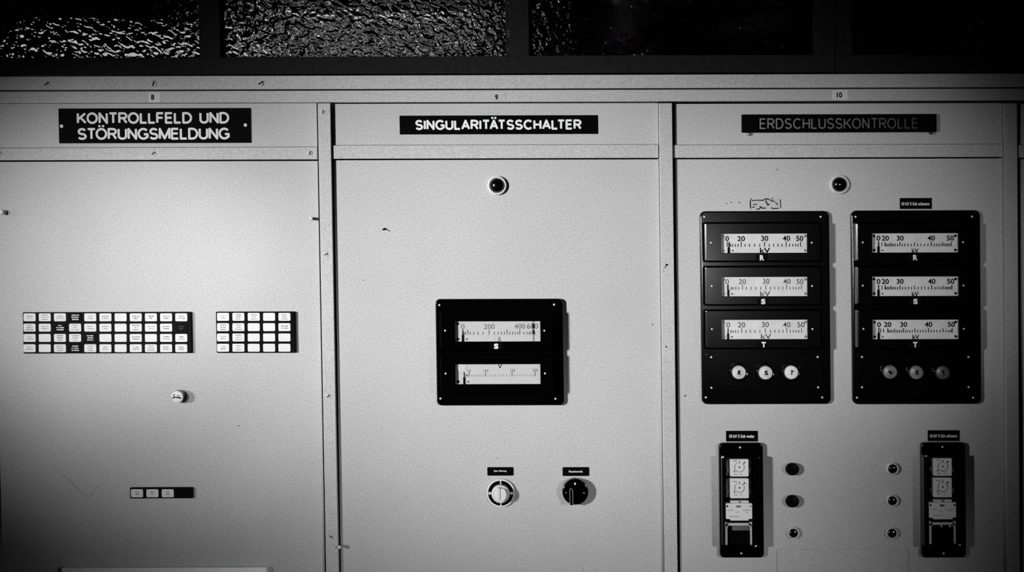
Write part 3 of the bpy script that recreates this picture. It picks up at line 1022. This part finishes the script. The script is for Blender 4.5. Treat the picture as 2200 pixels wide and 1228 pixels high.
def tall_panel(ox, oy, x0, y0, x1, y1, wins, mods, keys, letters, scr, corner, plate, pscr, buttons, label):
    S = Spot((x0 + x1) / 2, (y0 + y1) / 2, .008)
    t = thing('meter_panel', S, label, 'meter panel', 'black meter panels')
    bm = B(); slab(bm, S.r(x0, y0, x1, y1, .008), 0, .008, k(12), .0028); obj('base_plate', bm, M['bakelite'], t, True)
    for w, m_, ky, (le, lp), sc_ in zip(wins, mods, keys, letters, scr):
        meter(S, t, m_, w, ky, 0, 0, le, lp, sc_)
    bm = B(); slab(bm, S.r(*plate, .011), .007, .011, k(4), .0008); obj('button_plate', bm, M['bakelite'], t, True)
    panel_screws(S, t, pscr, .011)
    panel_screws(S, t, corner, .008)
    for (cx, cy), le, cm, rot in buttons:
        c = S.p(cx, cy, .016)
        R0, R1 = k(20.5, .016), k(15, .016)
        bm = B(); lathe(bm, [(R0, .010), (R0, .013), (R0 * .96, .015), (R0 * .88, .0155), (R1 * 1.04, .0145), (R1, .012)], c, 44); b = obj('push_button', bm, M['bakelite'], t, True)
        bm = B(); lathe(bm, [(R1 * .99, .012), (R1 * .98, .0165), (R1 * .9, .0178), (R1 * .6, .0186), (0, .019)], c, 44); obj('cap', bm, M[cm], b, True)
        bm = B(); hs = k(4.2)
        glyphs(bm, le, (-hs * .85, hs * .85, -hs * 1.15, hs * 1.15), .0188, .0193, .05)
        for v in bm.verts:
            x, z = v.co.x, v.co.z
            v.co.x = c[0] + x * math.cos(rot) - z * math.sin(rot); v.co.z = c[1] + x * math.sin(rot) + z * math.cos(rot)
        obj('letter', bm, M['ink'], b)
    return S, t


tall_panel(0, 0, 1506, 452.8, 1784, 868, ((1549, 501.3, 1734.4, 542.8), (1550.2, 594.3, 1735, 636), (1550.6, 686.4, 1735.4, 728.2)),
           ((1514.5, 476.5, 1765.5, 563), (1515.5, 570.5, 1766, 656.5), (1516.5, 664, 1767, 750)), ('L1', 'L2', 'L3'),
           (('R', (1636.8, 553.6)), ('S', (1639.6, 647.6)), ('T', (1640.6, 740))),
           (((1527.5, 521), (1744, 521)), ((1529, 614.3), (1744.6, 614)), ((1529.5, 706.5), (1745.5, 706.3))),
           ((1513, 465.6), (1763, 465.4), (1516.5, 853.2), (1766.5, 853.2)), (1517, 757.5, 1767, 841), ((1528, 766.8), (1756.6, 766.4), (1528.4, 832.4), (1757.8, 831.6)),
           (((1588, 799.5), 'R', 'cap', -.12), ((1645.3, 800.3), 'S', 'cap', .1), ((1700.6, 799.6), 'T', 'white', -.2)),
           'tall black three-scale meter panel with bright R S T buttons, under the torn caption')
tall_panel(0, 0, 1830.5, 451.3, 2108, 868, ((1874.3, 500.6, 2059.4, 542), (1874.4, 593.6, 2060, 635.4), (1875.4, 686.4, 2060.2, 728.2)),
           ((1839.5, 476, 2091, 562.5), (1840.5, 569.5, 2092, 655.8), (1841.5, 663, 2093, 749)), ('R1', 'R2', 'R3'),
           (('R', (1966, 553)), ('S', (1966.6, 647.4)), ('T', (1966, 740))),
           (((1853.6, 520.4), (2069, 520)), ((1853.5, 613), (2070, 613)), ((1855, 706), (2070.6, 706))),
           ((1838, 465.4), (2088, 465), (1841, 853.6), (2090.6, 853.8)), (1842, 757, 2093, 841), ((1852, 766.4), (2080.5, 766.6), (1852, 831.4), (2081, 831.2)),
           (((1912.6, 798.6), 'R', 'cap2', .75), ((1969, 799.6), 'S', 'cap2', .0), ((2025.4, 800), 'T', 'cap3', .3)),
           'tall black three-scale meter panel with dim R S T buttons, nearest the right post')

# ------------------------------------------------------------------ relays


def relay(x0, y0, x1, y1, cards, strip, plate, legs, label, dark):
    S = Spot((x0 + x1) / 2, (y0 + y1) / 2, .01)
    t = thing('relay', S, label, 'relay', 'protective relays in black cases')
    bm = B(); slab(bm, S.r(x0, y0, x1, y1, .010), 0, .010, k(9), .003); obj('base_flange', bm, M['bakelite'], t, True)
    # raised case with sunken window
    dc = .026
    ci = (x0 + 5.5, cards[0][1] - 6, x1 - 6.5, y1 - 23)
    wi = (plate[0] - 4, cards[0][1] - 1.5, plate[2] + 3.5, legs[3] + 1)
    bm = B(); housing(bm, S.r(*ci, dc), S.r(*wi, dc), .009, dc, .012, k(4), .0014, k(1.5), .0008); h = obj('case', bm, M['bakelite'], t, True, sharp=12)
    w = S.r(*wi, dc)
    dd = .020                                   # front of the works behind the window
    for i, c in enumerate(cards):
        q = S.r(*c, dd)
        bm = B(); slab(bm, q, .010, dd, k(1.5), .0004); cd_ = obj('setting_dial', bm, M['enamel'], t)
        cx, cz = (q[0] + q[1]) / 2, (q[2] + q[3]) / 2 + k(1.5)
        bm = B()
        R = k(10.8)
        annulus(bm, (cx, cz), R - k(1.0), R, dd - .0001, dd + .0002, -225, 52, 40)
        annulus(bm, (cx, cz), R - k(.8), R, dd - .0001, dd + .0002, 112, 135, 12)
        a = math.radians(45); blob(bm, (cx + R * 1.45 * math.cos(a), cz + R * 1.3 * math.sin(a)), k(1.9), k(1.7), dd, dd + .0003, 10, .1)
        bar(bm, (cx + R * 1.0 * math.cos(a), cz + R * 1.0 * math.sin(a)), (cx + R * 1.4 * math.cos(a), cz + R * 1.3 * math.sin(a)), k(1.2), dd, dd + .0002)
        a = math.radians(220); blob(bm, (cx + R * 1.35 * math.cos(a), cz + R * 1.3 * math.sin(a)), k(1.7), k(1.7), dd, dd + .0003, 10, .1)
        bar(bm, (cx - k(2.4), cz), (cx + k(2.4), cz), k(1.3), dd, dd + .0002); bar(bm, (cx, cz - k(2.2)), (cx, cz + k(2.2)), k(1.5), dd, dd + .0002)
        bar(bm, (cx, cz + R * .75), (cx, cz + R * 1.25), k(1.6), dd, dd + .0002)
        for (ax, az, L) in ((-14, 13.5, 9), (-12, -15, 7), (2, -15, 3)):
            bar(bm, (cx + k(ax), cz + k(az)), (cx + k(ax + L), cz + k(az)), k(1.2), dd, dd + .0002)
        obj('dial_print', bm, M['ink2' if not dark else 'ink'], cd_)
    q = S.r(*strip, dd); bm = B(); slab(bm, q, .010, dd, k(1), .0003); st = obj('scale_strip', bm, M['scale'], t)
    bm = B(); blob(bm, ((q[0] + q[1]) / 2, (q[2] + q[3]) / 2), k(2.6), k(1.4), dd, dd + .0003, 10, .2); obj('strip_mark', bm, M['ink'], st)
    q = S.r(*plate, dd); bm = B(); slab(bm, q, .010, dd + .001, k(1), .0003)
    xm = (q[0] + q[1]) / 2
    slab(bm, (q[0] + k(10), q[1] - k(8), q[2] - k(3.4), q[2] + k(.5)), .010, dd + .0008, k(.8))
    rp = obj('rating_plate', bm, M['enamel'], t)
    e = dd + .001
    bm = B(); glyphs(bm, 'BBC', (xm - k(5.5), xm + k(5.5), q[3] - k(8.6), q[3] - k(4.2)), e - .0001, e + .0002, .05); obj('lettering', bm, M['ink' if dark else 'ink2'], rp)
    bm = B()
    for ax, az, L in ((4, -14.5, 12), (22, -18.5, 6), (36, -14.5, 17), (44, -19, 4), (8, -28, 20)):
        x = q[0] + k(ax); xe = x + k(L)
        while x < xe:
            w_ = k(random.uniform(.8, 1.8)); bar(bm, (x, q[3] + k(az)), (min(x + w_, xe), q[3] + k(az)), k(1.3), e - .0001, e + .0002); x += w_ + k(.4)
    obj('inscription', bm, M['ink3'], rp)
    for x in (q[0] + k(3.5), q[1] - k(3.5)):
        bm = B(); lathe(bm, [(k(2.2), e - .0002), (k(2), e + .0006), (0, e + .0008)], (x, q[3] - k(5.8)), 14); obj('screw', bm, M['ink' if dark or x < xm else 'satin'], rp, True)
    # bright bracket of the plug-in works
    a0, a1, a2, a3 = S.r(*legs, dd)
    bm = B()
    lw = k(5.4)
    slab(bm, (a0, a0 + lw, a2, a3 - k(6)), dd - .004, dd, k(1), .0005)
    slab(bm, (a1 - lw * .75, a1, a2, a3 - k(6)), dd - .004, dd, k(1), .0005)
    slab(bm, (a0 + k(2), a1 - k(2), a3 - k(8), a3 - k(2.5)), dd - .004, dd, k(1.5), .0005)
    poly(bm, [(a0, a3), (a0 + k(3.5), a3), (a0 + k(8), a3 - k(5)), (a0 + k(6), a3 - k(11)), (a0, a3 - k(9))], dd - .004, dd)
    poly(bm, [(a1, a3), (a1 - k(3.5), a3), (a1 - k(8), a3 - k(5)), (a1 - k(5), a3 - k(11)), (a1, a3 - k(9))], dd - .004, dd)
    obj('bracket', bm, M['ring'], t)
    bm = B(); slab(bm, (a0 + lw, a1 - lw, a2, a3 - k(9)), .010, dd - .004, k(1)); obj('armature_block', bm, M['black'], t)
    if not dark:
        bm = B(); slab(bm, (a0 + k(16), a1 - k(4), a3 - k(19), a3 - k(9)), .010, dd - .003, k(1)); obj('contact_carrier', bm, M['grey'], t)
    else:
        for f in (.48, .8):
            bm = B(); lathe(bm, [(k(2.8), dd - .007), (k(2.6), dd - .004), (0, dd - .0035)], (a0 + (a1 - a0) * f, a3 - k(12.5)), 16); obj('contact_pin', bm, M['satin'], t, True)
    # terminal blocks on both sides of the dials
    for sx in (0, 1):
        for c in cards:
            q = S.r(*c, dd)
            xs = q[0] - k(5.2) if sx == 0 else q[1] + k(3.6)
            for f in ((.9, .42, .3) if sx == 0 else (.8, .4, .28)):
                bm = B(); zc = q[2] + (q[3] - q[2]) * f
                lathe(bm, [(k(2.0), .011), (k(2.0), dd - .005), (k(1.2), dd - .003), (0, dd - .003)], (xs, zc), 12); obj('terminal', bm, M['satin' if f < .45 else 'grey'], t, True)
            if not dark:
                bm = B(); slab(bm, (xs - k(3), xs + k(3), q[2] + k(1), q[3] - k(1)),   .010, dd - .006); obj('terminal_block', bm, M['grey'], t)
    bm = B(); slab(bm, (w[0] - .0004, w[1] + .0004, w[2] - .0004, w[3] + .0004), dc - .0018, dc - .0012); obj('glass', bm, M['clear'], t)
    cx = (x0 + x1) / 2
    panel_screws(S, t, ((cx - 3.5, y0 + 9.5), (cx - 1, y1 - 10)), .010)
    for sx, sy in ((wi[0] - 1.5, wi[1] - 3), (wi[2] + 4, wi[3] + 2)):
        bm = B(); c = S.p(sx, sy, dc); lathe(bm, [(k(2.6), dc - .0004), (k(2.2), dc + .001), (0, dc + .0018)], c, 16); obj('case_screw', bm, M['satin'], t, True)


relay(1546, 951, 1641, 1198, ((1569, 986, 1608.2, 1023), (1569, 1027.4, 1608.6, 1069.8)), (1570, 1075, 1608.8, 1080), (1558.8, 1080.6, 1616, 1114), (1557.5, 1120.5, 1616, 1169.5),
      'black glass-fronted relay beside the two black push buttons', False)
relay(1980.5, 950, 2076, 1198, ((2006.3, 984, 2045, 1021.6), (2006, 1025.8, 2045, 1067.6)), (2007, 1072.6, 2045.2, 1077.8), (1995.3, 1078.4, 2054, 1111.2), (1996, 1119, 2054, 1167.4),
      'black glass-fronted relay with dark lower window, nearest the right post', True)

# pale board low on the left cabinet
S = Spot(351, 1219)
t = thing('notice_board', S, 'pale board fixed low on the left cabinet, only its top edge in view', 'board')
bm = B()
q = S.r(132, 1219, 571, 1228, .014)
slab(bm, (q[0], q[1], q[3] - .30, q[3]), 0, .014, .001, .0006); obj('board', bm, M['bare'], t)
bm = B()
slab(bm, (q[0] + k(24), q[1] - k(4), q[3] - .292, q[3] - k(9)), .0135, .0150, .001, .0004); obj('sheet', bm, M['paper'], t)


# ------------------------------------------------------------------ light
def aim(o, p):
    o.rotation_euler = (Vector(p) - o.location).to_track_quat('-Z', 'Y').to_euler()


def area(name, loc, to, sx, sy, w, spread=180):
    l = bpy.data.lights.new(name, 'AREA'); l.shape = 'RECTANGLE'; l.size = sx; l.size_y = sy; l.energy = w
    l.spread = math.radians(spread)
    o = bpy.data.objects.new(name, l); o.location = loc; COL.objects.link(o); aim(o, to)
    return o


def spot(name, loc, to, w, ang, blend=1.0, r=0.05):
    l = bpy.data.lights.new(name, 'SPOT'); l.energy = w; l.spot_size = math.radians(ang); l.spot_blend = blend; l.shadow_soft_size = r
    o = bpy.data.objects.new(name, l); o.location = loc; COL.objects.link(o); aim(o, to)
    return o


spot('left_window_spot', (-3.3, -3.5, 1.85), (-0.009, 0, 1.504), 1775, math.degrees(0.246), 1.0, 0.22)
spot('front_spot', (0.55, -3.4, 1.5), (0.556, 0, 1.549), 103, math.degrees(0.238), 1.0, 0.05)
spot('right_window_spot', (2.4, -3.6, 1.65), (0.020, 0, 0.735), 292, math.degrees(0.356), 1.0, 0.16)
spot('left_fill_spot', (-1.5, -3.0, 1.75), (-0.638, 0, 1.416), 164, math.degrees(0.266), 1.0, 0.08)  # added fill without a known source, brightens the left field
spot('left_front_spot', (-1.0, -3.2, 1.7), (-0.721, 0, 1.562), 256, math.degrees(0.226), 1.0, 0.08)  # another added fill, lifts the upper left of the panels

w = bpy.data.worlds.new('world'); scene.world = w
w.use_nodes = True
w.node_tree.nodes['Background'].inputs[0].default_value = g(0.002)
w.node_tree.nodes['Background'].inputs[1].default_value = 1.0

scene.view_settings.view_transform = 'Standard'
scene.view_settings.look = 'None'
scene.view_settings.gamma = 1.0
scene.view_settings.use_curve_mapping = False
scene.view_settings.exposure = 0.0
scene.cycles.use_denoising = True
scene.cycles.max_bounces = 8
scene.cycles.sample_clamp_indirect = 2.0
scene.cycles.transparent_max_bounces = 12
